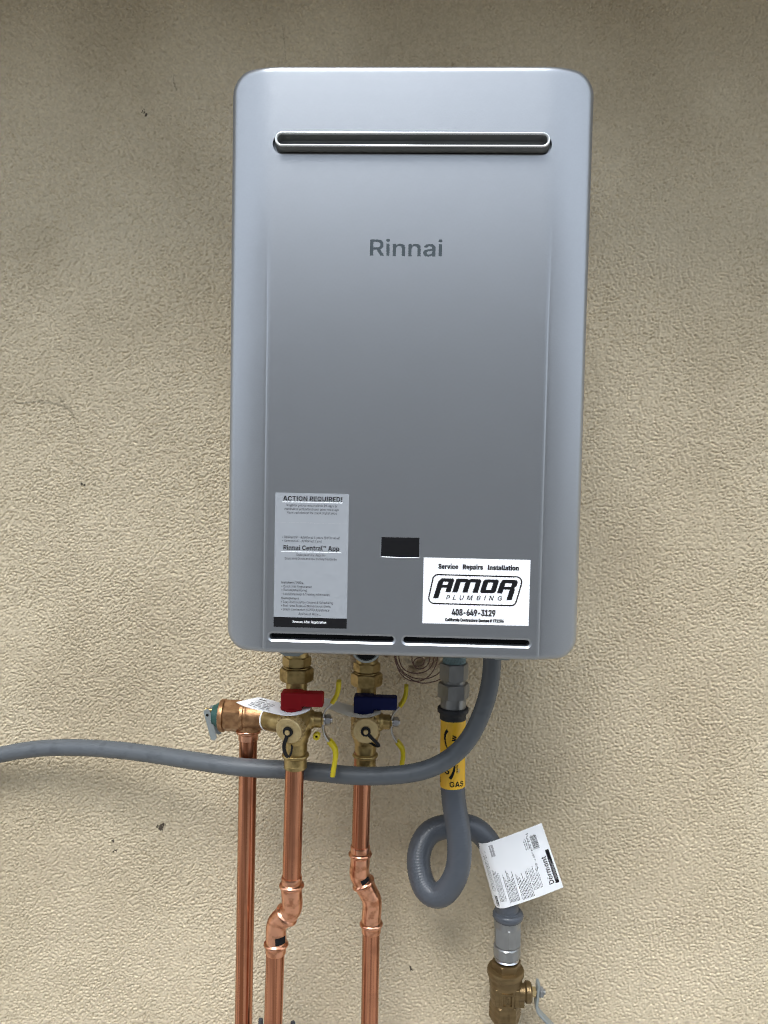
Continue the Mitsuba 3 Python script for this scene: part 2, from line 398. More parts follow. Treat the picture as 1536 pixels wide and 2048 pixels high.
def cover_solid():
    hw, zt, zb, rc = HW - RE, ZT - RE, ZB + RE, RC - RE
    mid = np.r_[np.linspace(0, 128, 14), np.linspace(129.5, 132.6, 4), 133.2, 133.8, 135, 136.3, 136.8, 137.3, 137.9]
    wingx = np.linspace(140, hw - rc, 10)
    corner = hw - rc + rc * np.sin(np.linspace(0, np.pi / 2, 14))[1:]
    xp = np.r_[mid, wingx, corner]
    xs = np.r_[-xp[::-1][:-1], xp]
    nz = 96
    vv = np.linspace(0, 1, nz)
    over = np.clip(np.abs(xs) - (hw - rc), 0, rc)
    dz = rc - np.sqrt(np.maximum(rc * rc - over ** 2, 0))
    Zlo, Zhi = zb + dz, zt - dz
    Z = Zlo[:, None] + (Zhi - Zlo)[:, None] * vv[None]
    X = np.repeat(xs[:, None], nz, 1)
    nx = len(xs)
    grid = np.arange(nx * nz).reshape(nx, nz)
    V = [np.stack([X, YF + wing(X, Z), Z], -1).reshape(-1, 3)]
    a, b, c, d = grid[:-1, :-1].ravel(), grid[1:, :-1].ravel(), grid[1:, 1:].ravel(), grid[:-1, 1:].ravel()
    F = [np.stack([a, b, c], 1), np.stack([a, c, d], 1)]
    ring = np.r_[grid[:, 0], grid[-1, 1:], grid[::-1, -1][1:], grid[0, ::-1][1:-1]]
    P = V[0][ring]
    cx, cz = np.clip(P[:, 0], -(hw - rc), hw - rc), np.clip(P[:, 2], zb + rc, zt - rc)
    N = np.stack([P[:, 0] - cx, P[:, 2] - cz], 1)
    N /= np.maximum(np.linalg.norm(N, axis=1, keepdims=True), 1e-9)
    base, k = nx * nz, len(ring)
    edge_slope = (wing(np.abs(P[:, 0]), P[:, 2]) - wing(np.abs(P[:, 0]) - 0.5, P[:, 2])) / 0.5 * np.abs(N[:, 0])
    prev = ring
    steps = [(RE * math.sin(t), 0.7 * RE * (1 - math.cos(t)) ** 1.15) for t in np.linspace(0, np.pi / 2, 8)[1:]] + [(RE, 58 - 8), (RE - 1.5, 58.0)]
    for i, (out, back) in enumerate(steps):
        x, z = P[:, 0] + N[:, 0] * out, P[:, 2] + N[:, 1] * out
        y = P[:, 1] + back + edge_slope * out if i < 7 else np.full(k, YF + back + 20)
        V.append(np.stack([x, y, z], 1))
        cur = base + np.arange(k); base += k
        p2, c2 = np.roll(prev, -1), np.roll(cur, -1)
        F += [np.stack([prev, cur, c2], 1), np.stack([prev, c2, p2], 1)]
        prev = cur
    V.append(np.array([[0, YF + 78.0, (ZT + ZB) / 2]]))
    F.append(np.stack([prev, np.full(k, base), np.roll(prev, -1)], 1))
    m = trimesh.Trimesh(np.vstack(V), np.vstack(F), process=False)
    if m.volume < 0: m.invert()
    return m

def stadium(x0, x1, z0, z1):
    r = (z1 - z0) / 2
    return LineString([(x0 + r, (z0 + z1) / 2), (x1 - r, (z0 + z1) / 2)]).buffer(r, quad_segs=12)

def pocket(poly, deep, flare):
    """cutter for a recess whose mouth is wider by flare and rounded"""
    def slab(grow, y): return to_man(facing(extrude(poly.buffer(grow), 0.02), y))
    hole = to_man(facing(extrude(poly, deep), YF + deep))
    mouth = m3.Manifold.batch_hull([slab(0.0, YF + 0.55 * flare), slab(flare, YF - 0.02)])
    return hole + mouth + to_man(facing(extrude(poly.buffer(flare), 5), YF))

slots = [stadium(-130.2, -6.2, 1334.4, 1340.6), stadium(3.0, 127.3, 1334.4, 1340.6)]
display = sbox(-20.4, 1420.2, 16.8, 1439.2)
vent_hole = stadium(-133.0, 134.8, 1808.6, 1827.0)
cover = to_man(cover_solid())
for s in slots: cover = cover - pocket(affinity.translate(s, 0, 0.3), 13, 2.1)
cover = cover - pocket(display.buffer(0.2), 1.2, 0.35) - pocket(vent_hole, 8, 0.8)
obj(WH + '__cover', cover, 'silver_paint', smooth=28)
case = rbox(346, 214, 566, 5); case = case.translate([0, -107 - 2, (ZT + ZB) / 2])
obj(WH + '__case', case, 'case_grey', label='grey rear case of the heater, between cover and wall')
for s in slots:
    obj(WH + '__air_slot', facing(extrude(s.buffer(-0.15), 1.5), YF + 12.6), 'dark_inside')
obj(WH + '__display_window', facing(extrude(display.buffer(0.1), 0.6), YF + 1.1), 'black_glass', label='small black glossy display window')
obj(WH + '__logo', facing(text('Rinnai', -37.0, 32.7, 1711.9, 15.4, 'SemiBold', d=0.25), YF - 0.002), 'logo_grey', label='dark grey lettering on the upper front')

# exhaust vent: a stadium shaped steel nozzle standing out of the front
out = stadium(-129.2, 131.4, 1811.6, 1825.2)
def ring_loft(sections):
    """closed lofted shell through stadium sections [(poly grow, y)]"""
    rings = []
    for gq, y in sections:
        c = np.array(shapely.geometry.polygon.orient(out.buffer(gq, quad_segs=12)).exterior.segmentize(8).coords)[:-1]
        c = np.array([LineString(np.vstack([c, c[:1]])).interpolate(t, normalized=True).coords[0] for t in np.linspace(0, 1, 321)[:-1]])
        k = np.argmin(np.abs(np.arctan2(c[:, 1] - 1816, c[:, 0] - 1.2)) + 10 * (c[:, 0] < 1.2))
        c = np.roll(c, -k, axis=0)
        rings.append(np.stack([c[:, 0], np.full(len(c), y), c[:, 1]], 1))
    n = len(rings[0]); V = np.vstack(rings); F = []
    i = np.arange(n); j = (i + 1) % n
    R = len(rings)
    for r in range(R):
        a, b = r * n, ((r + 1) % R) * n
        F += [np.stack([a + i, a + j, b + j], 1), np.stack([a + i, b + j, b + i], 1)]
    m = trimesh.Trimesh(V, np.vstack(F), process=False)
    if m.volume < 0: m.invert()
    return m
V0 = WH + '__exhaust_vent'
obj(V0 + '__nozzle', ring_loft([(2.0, -277.5), (1.6, -284.0), (0.6, -286.5), (0.1, -289), (0.0, -293.4), (-2.3, -293.4), (-2.6, -279)]), 'vent_steel', smooth=40)
obj(V0 + '__rim', ring_loft([(-0.85 + 1.05 * math.cos(t_), -293.6 - 0.9 * math.sin(t_)) for t_ in np.linspace(0, 2 * np.pi, 13)[:-1]]), 'trim_bright', smooth=40)
obj(V0 + '__back_plate', facing(extrude(out.buffer(1.5), 1.2), -278.6), 'vent_dark')
sl = trimesh.creation.box((253, 8, 0.9)); sl.apply_translation((1.1, -284.5, 1815.4))
obj(V0 + '__slat', sl, 'vent_dark')
# grey flanges and plugs that show below the cover
B = WH + '__bottom_plate'
def hang(x, w, d, zc=1309):
    s = Polygon([(x - w / 2, 1320), (x - w * .34, zc - d * .55), (x - w * .16, zc - d), (x + w * .16, zc - d), (x + w * .34, zc - d * .55), (x + w / 2, 1320)]).buffer(1.5)
    return extrude(s, 2.0)
for x, w, dd, y in ((-121, 44, 10, -196), (112, 42, 9, -190)):
    k = obj(B, facing(hang(x, w, dd), y), 'plate_grey')
    obj(k + '__screw', orient(lathe([(2.2, 0), (2.2, 1.2), (1.4, 1.8)], 16), (x - 4, y - 2, 1305 if x < 0 else 1303), (0, -1, 0)), 'dark_inside')
    obj(k + '__screw', orient(lathe([(1.8, 0), (1.8, 1.2), (1.2, 1.8)], 16), (x + 9, y - 2, 1307), (0, -1, 0)), 'dark_inside')
obj(WH + '__filter_plug', orient(lathe([(11, 0), (16.5, 0), (16.5, 9), (14, 9.5), (13.6, 7), (0, 7)], 48), (-39, -180, 1307), (0, -1, -0.1)), 'plate_grey')
obj(WH + '__filter_plug__hole', orient(lathe([(13, 0), (13, .6)], 40), (-39, -187.3, 1306.2), (0, -1, -0.1)), 'dark_inside')

# ------------------------------------------------------------------ the grey registration sticker
S1 = WH + '__registration_sticker'
labels[S1] = {'label': 'tall grey notice sticker with ACTION REQUIRED! heading and black foot band'}
obj(S1 + '__sheet', facing(plate(-126, 1347.6, -53.1, 1481, 0.25), YF - 0.01), 'label_grey')
q = 0.1143
def px(xz, yz): return -126 + (xz - (468 - 11 * (yz - 110) / 1155)) * q
def pz(yz): return 1481 - (yz - 112) * q
def line(s, x0, x1, base, cap, bold='SemiBold'):
    return text(s, px(x0, base), px(x1, base), pz(base) + 0.05, cap * q, bold)
heads = [line('ACTION REQUIRED!', 535, 1047, 181, 41, 'ExtraBold'), line('Rinnai Central\u2122 App', 540, 1025, 606, 41, 'ExtraBold')]
body = [line('Register your product within 90 days of', 568, 1007, 229, 21), line('installation and extend your labor coverage.', 550, 1022, 261, 21), line('Scan code below for quick registration', 572, 1000, 292, 21),
        line('\u2022 Residential \u2013 Additional 4 years ($250 value)', 530, 1030, 505, 21), line('\u2022 Commercial - Additional 1 year', 530, 875, 536, 21),
        line('Download our App for', 655, 903, 657, 21), line('Easy and Quick access to Key Features', 553, 1003, 689, 21),
        line('\u2022 Quick Unit Registration', 525, 788, 933, 21), line('\u2022 Remote Monitoring', 525, 747, 965, 21), line('\u2022 Latest Manuals & Training Information', 525, 945, 999, 21),
        line('\u2022 Easy Recirculation Control & Scheduling', 522, 973, 1069, 21), line('\u2022 Real-time Status & Maintenance Alerts', 522, 953, 1101, 21), line('\u2022 Quick Connection to PRO Assistance', 522, 943, 1134, 21),
        line('And Much More ...', 675, 870, 1171, 21)]
heads += [line('Installers / PROs', 525, 713, 900, 21, 'Bold'), line('Homeowners', 522, 676, 1036, 21, 'Bold')]
YS = YF - 0.262
for m in heads: obj(S1 + '__heading', facing(m, YS), 'ink_black', smooth=False)
for m in body: obj(S1 + '__text_line', facing(m, YS), 'ink_grey', smooth=False)
obj(S1 + '__rule', facing(plate(px(527, 190), pz(193), px(1052, 190), pz(187)), YS), 'label_white', smooth=False)
obj(S1 + '__rule', facing(plate(px(520, 620), pz(623), px(1042, 620), pz(617)), YS), 'label_white', smooth=False)
obj(S1 + '__crease', facing(plate(px(480, 368), pz(369.5), px(1092, 368), pz(367)), YS + .05), 'ink_pale', smooth=False)
obj(S1 + '__foot_band', facing(plate(-126, 1347.6, -53.1, 1357.6), YS), 'ink_black', smooth=False)
obj(S1 + '__foot_text', facing(line('Remove After Registration', 625, 915, 1240, 21), YS - 0.11), 'label_white', smooth=False)

# ------------------------------------------------------------------ the white plumber's sticker
S2 = WH + '__plumber_sticker'
labels[S2] = {'label': 'white sticker with black PLUMBING logo and phone number'}
obj(S2 + '__sheet', facing(plate(21.5, 1355.2, 125.7, 1420.2, 0.25), YF - 0.01), 'label_white')
s = 0.1275
def qx(x, y): return 21.5 + (x - (260 - 14 * (y - 290) / 507)) * s
def qz(x, y): return 1420.2 - (y - 290 - 0.0125 * (x - 260)) * s
def words(tx, x0, x1, y, cap, weight='Black', fat=0.14):
    xm = (x0 + x1) / 2
    return text(tx, qx(x0, y), qx(x1, y), 0, cap * s, weight, fat=fat), qz(xm, y)
def put(pair):
    m, z = pair
    m.vertices = np.asarray(m.vertices) + [0, z, 0]
    return m
for wd in (('Service', 372, 523, 376, 37), ('Repairs', 560, 714, 378, 37), ('Installation', 752, 987, 381, 37)):
    obj(S2 + '__service_word', facing(put(words(*wd)), YS), 'ink_black', smooth=False)
obj(S2 + '__phone_number', facing(join(put(words('408-649-3129', 473, 808, 738, 50))), YS), 'ink_black', smooth=False)
obj(S2 + '__license_line', facing(join(put(words('California Contractors license # 972156', 422, 872, 784, 24))), YS), 'ink_black', smooth=False)
fr = Polygon([(qx(333, 420), qz(333, 415)), (qx(1030, 420), qz(1030, 427)), (qx(963, 660), qz(963, 660)), (qx(280, 652), qz(280, 650))])
fr = fr.buffer(-6).buffer(6, quad_segs=10)
obj(S2 + '__logo_frame', facing(extrude(fr.difference(fr.buffer(-1.35)), 0.12), YS), 'ink_black', smooth=False)
w, tb, H, lg = 5.4, 3.4, 13.6, -6.3
def rr(p, r=1.6): return p.buffer(-r * .5).buffer(r * .5)
A_ = sbox(0, lg, w, H - 2).union(Polygon([(0, H - 4), (2.5, H), (14.5, H), (16, H - 1.6), (16, 0), (16 - w, 0), (16 - w, H - tb), (w, H - tb)])).union(sbox(w - .1, 4.3, 16 - w + .1, 7.2))
M_ = Polygon([(17.8, 0), (17.8, H - 1.2), (19, H), (29, H), (30.8, H - 1.0), (32.6, H), (42.2, H), (44, H - 1.6), (44, 0), (44 - w, 0), (44 - w, H - tb), (30.8 + w / 2, H - tb), (30.8 + w / 2, 0), (30.8 - w / 2, 0), (30.8 - w / 2, H - tb), (17.8 + w, H - tb), (17.8 + w, 0)])
O_ = sbox(46, 0, 62, H).buffer(-2.5).buffer(2.5).difference(sbox(46 + w, 3.2, 62 - w, H - 3.2))
R_ = Polygon([(63.8, 0), (63.8, H - 4), (65.5, H), (79.5, H), (81.5, H - 2), (81.5, 7.5), (79.8, 5.8), (81, 4), (81, lg), (81 - w, lg), (81 - w, 3.9), (63.8 + w, 3.9), (63.8 + w, 0)])
R_ = R_.difference(sbox(63.8 + w, 6.8, 81.5 - w, H - tb))
amor = shapely.union_all([g_.buffer(0) for g_ in (A_, M_, O_, R_)])
amor = affinity.affine_transform(amor, [0.95, 0.285, 0.0, 1, qx(345, 558), qz(600, 558)])
obj(S2 + '__logo', facing(extrude(amor, 0.12), YS), 'ink_black', smooth=False)
pl = []
for i, ch in enumerate('PLUMBING'):
    xz = (427, 480, 530, 587, 662, 720, 757, 822)[i]
    m = text(ch, 0, None, 0, 36 * s, 'Bold', shear=0.27)
    m.vertices = np.asarray(m.vertices) + [qx(xz, 617), qz(xz, 616), 0]
    pl.append(m)
obj(S2 + '__logo_word', facing(join(*pl), YS), 'ink_black', smooth=False)

# ------------------------------------------------------------------ isolation valves (hot and cold)
def arc_text(s_, r, a0, a1, cap):
    out_ = []
    for k, ch in enumerate(s_):
        m = text(ch, 0, None, 0, cap, 'Bold', d=0.5)
        v = np.array(m.vertices)
        v[:, 0] -= (v[:, 0].max() + v[:, 0].min()) / 2
        v[:, 1] += r
        a = math.radians(a0 + (a1 - a0) * k / (len(s_) - 1))
        m.vertices = np.stack([v[:, 0] * math.cos(a) + v[:, 1] * math.sin(a), -v[:, 0] * math.sin(a) + v[:, 1] * math.cos(a), v[:, 2]], 1)
        out_.append(m)
    return join(*out_)

def valve(key, x, y, dz, plastic, handle_label, cap_axis, strap, spin, arm=0.0, cap_dz=0.0, cap_dx=0.0):
    def P(px_, py_, pz_): return (x + px_, y + py_, pz_ + dz)
    def up(mesh, z): return orient(mesh, P(0, 0, z), (0, 0, 1), spin)
    obj(key + '__tailpiece', up(lathe([(13.5, 0), (13.5, 50)], 48), 1268), 'brass')
    obj(key + '__union_nut', up(hexa(16.9, 10.5, 1.0), 1275.5), 'brass')
    obj(key + '__union_nut', up(hexa(19.9, 15.0, 1.6), 1257.6), 'brass')
    obj(key + '__collar_ring', up(lathe([(15.2, 0), (16.2, .8), (16.2, 1.6), (14.5, 2.6)], 48), 1272.7), 'brass')
    # body: neck, bulging ball chamber, press socket
    prof = [(12.2, 110), (12.2, 88), (15.5, 84), (18.2, 79), (18.8, 70), (18.8, 52), (18.0, 44), (15.2, 38), (14.6, 34), (13.6, 33), (13.6, 24), (13.2, 22), (13.2, 21)]
    prof += [(r, z) for r, z in reversed(bead(13.2, 18, 2.6, 2.9))] + [(13.2, 15), (13.4, 14), (13.4, 7.5), (13.1, 7), (13.5, 6.5), (13.5, 3), (12.6, 2)]
    obj(key + '__body', up(lathe(prof, 56), 1150.5), 'brass', smooth=40)
    # right branch with packing nut
    br = lathe([(12, 0), (12, 14), (10.2, 17), (9.2, 18), (9.2, 26), (7, 27), (6.4, 27.5), (6.4, 30), (4, 30.4), (4, 34)], 40)
    obj(key + '__drain_branch', orient(br, P(4, 0, 1211.5), (1, 0, 0)), 'brass', smooth=40)
    # isolation handle: hub round the stem with a flat grip to the right
    hub2 = rbox(24.6, 20, 20.5, 2.2).translate([0, 0, 11.75]) + rbox(48.4 + arm, 15, 15.8, 2.0).translate([11.9 + arm / 2, -2, 14.1]) + m3.Manifold.cylinder(4, 10.5, 11.5, 48).translate([0, 0, -0.8])
    hm = tri(hub2)
    hm.vertices = np.asarray(hm.vertices) + P(-1.2, -22, 1229.2)
    obj(key + '__handle', hm, plastic, label=handle_label)
    obj(key + '__stem', orient(lathe([(9.6, 0), (9.6, 9), (8.2, 13), (8.2, 24)], 40), P(-1.0, -21, 1207), (0, 0, 1)), 'brass')
    # drain outlet and knurled cap
    ax = np.array(cap_axis, float); ax /= np.linalg.norm(ax)
    o = np.array(P(cap_dx, 0, 1212.5 + cap_dz)) + np.array([0, -8, 0])
    obj(key + '__drain_outlet', orient(lathe([(14, 0), (14, 16), (13, 18), (13, 24)], 40), o, ax), 'brass')
    c0 = o + ax * 22
    teeth = []
    kn = [(r_ * math.cos(t_), r_ * math.sin(t_)) for i_ in range(20) for r_, t_ in ((17.0, (i_ + .12) * math.pi / 10), (17.0, (i_ + .52) * math.pi / 10), (15.2, (i_ + .64) * math.pi / 10), (15.2, (i_ + 1.0) * math.pi / 10))]
    obj(key + '__knurled_ring', orient(extrude(Polygon(kn), 7.2), c0, ax), 'brass_cap', smooth=False)
    capm = orient(lathe([(15.4, 4), (15.4, 10.4), (14.6, 11.6), (0, 11.9)], 64), c0, ax)
    ck = obj(key + '__drain_cap', capm, 'brass_cap', smooth=30)
    obj(ck + '__lettering', orient(arc_text('WEBSTONE', 8.6, -118, 40, 3.6), c0 + ax * 11.7, ax), 'brass_cap', smooth=False)
    k0 = c0 + ax * 12
    obj(key + '__cap_strap', join(orient(lathe([(3.4, 0), (5.9, .2), (5.9, 1.8), (3.4, 2)], 32), k0 - ax * .2, ax), ribbon(spline([k0 + ax * 1.2 + np.array(d_) for d_ in strap], 40)[0], 4.2, 1.8, (1, 0, 0.2))), 'black_rubber')
    obj(key + '__cap_knob', orient(lathe([(3.0, 0), (3.0, 3.2), (2.4, 4.2), (0, 4.4)], 28), k0, ax), 'brass_cap')
    # double ended drain lever
    lev = [(49.8, 1258.5), (49.4, 1250), (48, 1243), (42.5, 1233), (34.5, 1223), (32.3, 1216), (32.2, 1207), (33.0, 1198), (38.5, 1188), (44.5, 1181), (47.2, 1174), (47.2, 1166), (45.8, 1156), (44.6, 1145.5)]
    lp, t = spline([P(a_, 0, b_) for a_, b_ in lev], 90)
    obj(key + '__drain_lever', ribbon(lp[17:64], 10, 2.0, (0, 1, 0)), 'steel')
    obj(key + '__lever_grip', ribbon(lp[:21], 13, 5.2, (0, 1, 0)), 'yellow_vinyl')
    obj(key + '__lever_grip', ribbon(lp[57:], 13, 5.6, (0, 1, 0)), 'yellow_vinyl')
    nz_ = 1211.5
    obj(key + '__lever_nut', orient(join(hexa(6.6, 6.6, .8).translate([0, 0, 1.2]), lathe([(7.2, 0), (7.2, 1.2)], 32), lathe([(3, 7), (3, 9.5)], 20)), P(33.4, 0, nz_), (1, 0, 0), .4), 'steel')

HV = thing('hot_water_valve', 'brass valve with red handle and yellow drain lever, below the left of the heater', 'valve', 'brass isolation valves under the heater')
valve(HV, -122.3, -150, 0, 'red_plastic', 'red plastic handle', (-.24, -1, -.22), [(0, 0, 0), (-2, 1, -8), (-4.5, 3, -17), (-3.5, 7, -27), (-0.5, 12, -33), (2.2, 13, -28), (2.6, 12, -19)], 0.10, 0, 4.5, 5.0)
obj(HV + '__stop_tip', orient(lathe([(0, 4), (1.6, 4), (1.6, 7.8), (2.6, 8.6), (4.1, 7.6), (4.1, 0)], 28), (-96.6, -154, 1194.8), (0, -1, 0)), 'yellow_vinyl')
obj(HV + '__stop_tip__hole', orient(lathe([(1.6, 0), (1.6, .6)], 20), (-96.6, -158.4, 1194.8), (0, -1, 0)), 'dark_inside')
CV = thing('cold_water_valve', 'brass valve with blue handle and yellow drain lever, below the heater centre', 'valve', 'brass isolation valves under the heater')
del labels[HV]['group'], labels[CV]['group']
valve(CV, -43.3, -90, -19.5, 'blue_plastic', 'dark blue plastic handle', (.07, -1, -.04), [(0, 0, 0), (4, 1, -4.5), (9, 3, -10), (14, 6, -16), (15.5, 8, -20), (11, 12, -20.5), (5, 14, -18), (0.5, 15, -15)], 0.02, 4.0, 1.5)

# paper tags round the stems
def sheet(near, far, n=40, t=0.25):
    a, _ = spline(near, n); b, _ = spline(far, n)
    nn = np.cross(np.gradient(a, axis=0), b - a); nn /= np.linalg.norm(nn, axis=1, keepdims=True)
    v = np.vstack([a, b, a - nn * t, b - nn * t])
    i = np.arange(n - 1)
    F = []
    for p_, q_ in ((0, n), (3 * n, 2 * n), (2 * n, 0), (n, 3 * n)):
        F += [np.stack([p_ + i, p_ + i + 1, q_ + i + 1], 1), np.stack([p_ + i, q_ + i + 1, q_ + i], 1)]
    F.append(np.array([[0, n, 3 * n], [0, 3 * n, 2 * n], [n - 1, 3 * n - 1, 4 * n - 1], [n - 1, 4 * n - 1, 2 * n - 1]]))
    return trimesh.Trimesh(v, np.vstack(F), process=False), a, b, nn

def tag_lines(a, b, nn, rows, lo, hi, lift, seed):
    rnd = np.random.default_rng(seed); out_ = []
    n = len(a)
    for r in rows:
        i = lo + int(rnd.integers(0, 2))
        while i < hi - 2:
            L = int(rnd.integers(2, 7)); j = min(i + L, hi)
            lo_, hi_ = r - 0.024, r + 0.024
            qv = []
            for k in (i, j):
                for w_ in (lo_, hi_):
                    qv.append(a[k] + (b[k] - a[k]) * w_ + nn[k] * lift)
            out_.append(trimesh.Trimesh(np.array(qv), [[0, 2, 3], [0, 3, 1], [0, 3, 2], [0, 1, 3]], process=False))
            i = j + 1
    return join(*out_)

TG = thing('paper_tag', 'white printed paper tag hooked on the stem of the red handled valve', 'tag')
near = [(-186.5, -181, 1236.5), (-172, -186, 1232.6), (-157, -190, 1230.6), (-142, -192, 1228.5), (-127.8, -193, 1226.6), (-118, -193, 1227.2), (-108, -189, 1229.0), (-102, -182, 1230.5)]
far = [(-168, -150, 1233.8), (-160, -152, 1233.4), (-150, -154, 1231.8), (-139, -155, 1229.4), (-127, -155, 1227.6), (-118, -155, 1228.4), (-108, -156, 1230.2), (-102, -158, 1231.4)]
near, far = [(p_[0], p_[1], p_[2] + 2.2) for p_ in near], [(p_[0], p_[1], p_[2] + 2.2) for p_ in far]
m, a, b, nn = sheet(near, far)
sg = np.sign(nn[:, 2].mean())
obj(TG + '__slip', m, 'paper', smooth=True)
obj(TG + '__small_print', tag_lines(a, b, nn, (0.16, 0.28, 0.4, 0.52, 0.64), 4, 18, 0.4 * sg, 3), 'ink_pale', smooth=False, kind='stuff')
obj(TG + '__heading', tag_lines(a, b, nn, (0.80,), 3, 9, 0.4 * sg, 4), 'ink_black', smooth=False)
TG2 = thing('paper_tag_001', 'beige paper tag hooked on the stem of the blue handled valve', 'tag')
near = [(-108, -104, 1213.0), (-94, -112, 1212.5), (-80, -122, 1211.0), (-66, -130, 1208.6), (-52, -133, 1207.2), (-40, -133, 1207.4), (-31, -131, 1209), (-24, -127, 1211)]
far = [(-110, -84, 1216.5), (-96, -88, 1216.2), (-82, -92, 1214.5), (-66, -95, 1211.2), (-52, -96, 1209), (-40, -96, 1209), (-31, -97, 1210.4), (-24, -99, 1212)]
near, far = [(p_[0], p_[1], p_[2] + 3.0) for p_ in near], [(p_[0], p_[1], p_[2] + 3.0) for p_ in far]
m, a, b, nn = sheet(near, far)
obj(TG2 + '__slip', m, 'paper_tan', smooth=True)

# ------------------------------------------------------------------ pressure relief valve and its drain pipe
RV = thing('relief_valve', 'bronze pressure relief valve with green bonnet and small flat test lever', 'valve')
RX, RY, RZ = -189.0, -101.0, 1197.2
ax = (-1, 0.0, 0.0)
o = (RX + 17, RY, RZ)
tee = lathe([(15, -12), (15.6, -10.5), (16, -9), (16.6, 4)], 56)
hx = hexa(20.2, 21, 1.0, 0, cut=1.2)
obj(RV + '__body', join(orient(tee, o, ax), orient(lathe([(13, -3), (15.6, -1), (16.6, 4), (17.2, 14), (18.2, 18), (17.4, 19), (17.4, 21), (18.8, 22), (18.8, 26)], 56), o, ax), orient(hx, (o[0] - 25, RY, RZ), ax, 0.5),
    orient(lathe([(14.5, 0), (14.5, 14), (13.8, 17)], 48), (RX + 1, RY, RZ - 2), (0, 0, -1))), 'bronze', smooth=40)
obj(RV + '__rim', orient(lathe([(18.5, 0), (20.3, .8), (20.3, 4.6), (19.2, 6.4), (16, 7)], 56), (o[0] - 46, RY, RZ), ax), 'bronze', smooth=40)
obj(RV + '__bonnet', orient(lathe([(17, 0), (15.6, 3), (13.2, 6.4), (12.4, 9.2), (7, 10.4), (5, 12)], 48), (o[0] - 52, RY, RZ), ax), 'green_paint', smooth=40)
obj(RV + '__lever_post', orient(lathe([(2.4, 0), (2.4, 7), (3.4, 7.2), (3.4, 9)], 24), (o[0] - 62, RY, RZ + 6), ax), 'brass')
lev = extrude(LineString([(0, 0), (8.5, -31)]).buffer(3.9, quad_segs=6), 1.6)
lev.vertices = np.stack([np.asarray(lev.vertices)[:, 0], -np.asarray(lev.vertices)[:, 2], np.asarray(lev.vertices)[:, 1]], 1)
L0 = obj(RV + '__test_lever', trimesh.Trimesh(np.asarray(lev.vertices) + (-239, RY - 8, 1203.5), lev.faces, process=False), 'plate_grey')
lv2 = extrude(LineString([(2.4, 0), (10.5, -30)]).buffer(3.6, quad_segs=6), 1.6)
obj(RV + '__test_lever', trimesh.Trimesh(np.stack([lv2.vertices[:, 0], -lv2.vertices[:, 2], lv2.vertices[:, 1]], 1) + (-239, RY + 9, 1203.5), lv2.faces, process=False), 'plate_grey')
obj(L0 + '__pivot', orient(lathe([(1.7, 0), (1.7, .5)], 18), (-238.3, RY - 9.6, 1200), (0, -1, 0)), 'dark_inside')
d = np.array([-118.0, -146, 1203]) - np.array([-173.5, -106, 1197.5])
obj(RV + '__inlet_stub', orient(lathe([(13.4, 0), (14.0, 1), (14.0, 55), (15.2, 58)], 48), (-161.5, -114, 1198.8), d), 'brass', smooth=40)
obj(RV + '__seal_ring', orient(lathe([(14.4, 0), (14.6, 2.2)], 48), (-162.6, -113.2, 1198.7), d), 'teflon')
RP = thing('drain_pipe', 'straight copper drain pipe dropping from the relief valve, leftmost of the copper pipes', 'pipe')
obj(RP + '__pipe', orient(lathe([(11.1, 0), (11.1, 1176)], 48), (-195.2, RY, 0), (0.0052, 0, 1)), 'copper')
obj(RP + '__press_socket', orient(lathe([(11.6, -11), (12.2, -10.6), (12.4, -3.5)] + [(r, z) for r, z in bead(12.5, 0, 3.2, 3.0)] + [(12.6, 3.6), (13.2, 8)], 56), (-189.1, RY, 1178.5), (0, 0, 1)), 'copper_fitting', smooth=40)

# ------------------------------------------------------------------ hot and cold copper pipes, each with two press elbows
def fitting(p0, d0, p1, d1, bend, first=True):
    """press elbow between two points: straight socket, bend, straight socket, rolled beads near the ends"""
    p0, p1 = np.array(p0, float), np.array(p1, float)
    d0, d1 = np.array(d0, float) / np.linalg.norm(d0), np.array(d1, float) / np.linalg.norm(d1)
    A, B_ = p0 + d0 * bend, p1 - d1 * bend
    pts = [p0 + d0 * t for t in np.linspace(0, bend, 16)[:-1]]
    L = np.linalg.norm(B_ - A) * 0.9
    for t in np.linspace(0, 1, 24):
        h = ((2 * t**3 - 3 * t**2 + 1) * A + (t**3 - 2 * t**2 + t) * d0 * L + (-2 * t**3 + 3 * t**2) * B_ + (t**3 - t**2) * d1 * L)
        pts.append(h)
    pts += [p1 - d1 * t for t in np.linspace(bend, 0, 16)[1:]]
    pts = np.array(pts)
    S = np.r_[0, np.cumsum(np.linalg.norm(np.diff(pts, axis=0), axis=1))]
    t = np.linspace(0, S[-1], 150)
    path = np.stack([np.interp(t, S, pts[:, k]) for k in range(3)], 1)
    def r_at(u):
        r = 12.4
        e = min(u, S[-1] - u)
        if not first and u < 16: return 12.3
        if e < 8: r = 11.9 + 0.25 * min(e, 2)
        if 8 <= e <= 14.5: r = 12.4 + 2.5 * math.sin(math.pi * (e - 8) / 6.5) ** 0.8
        return r
    LAST.append((path, t))
    return tube(path, np.array([r_at(u) for u in t]), 40)
LAST = []
def side(w_): return w_ if w_[0] > 0 else -w_
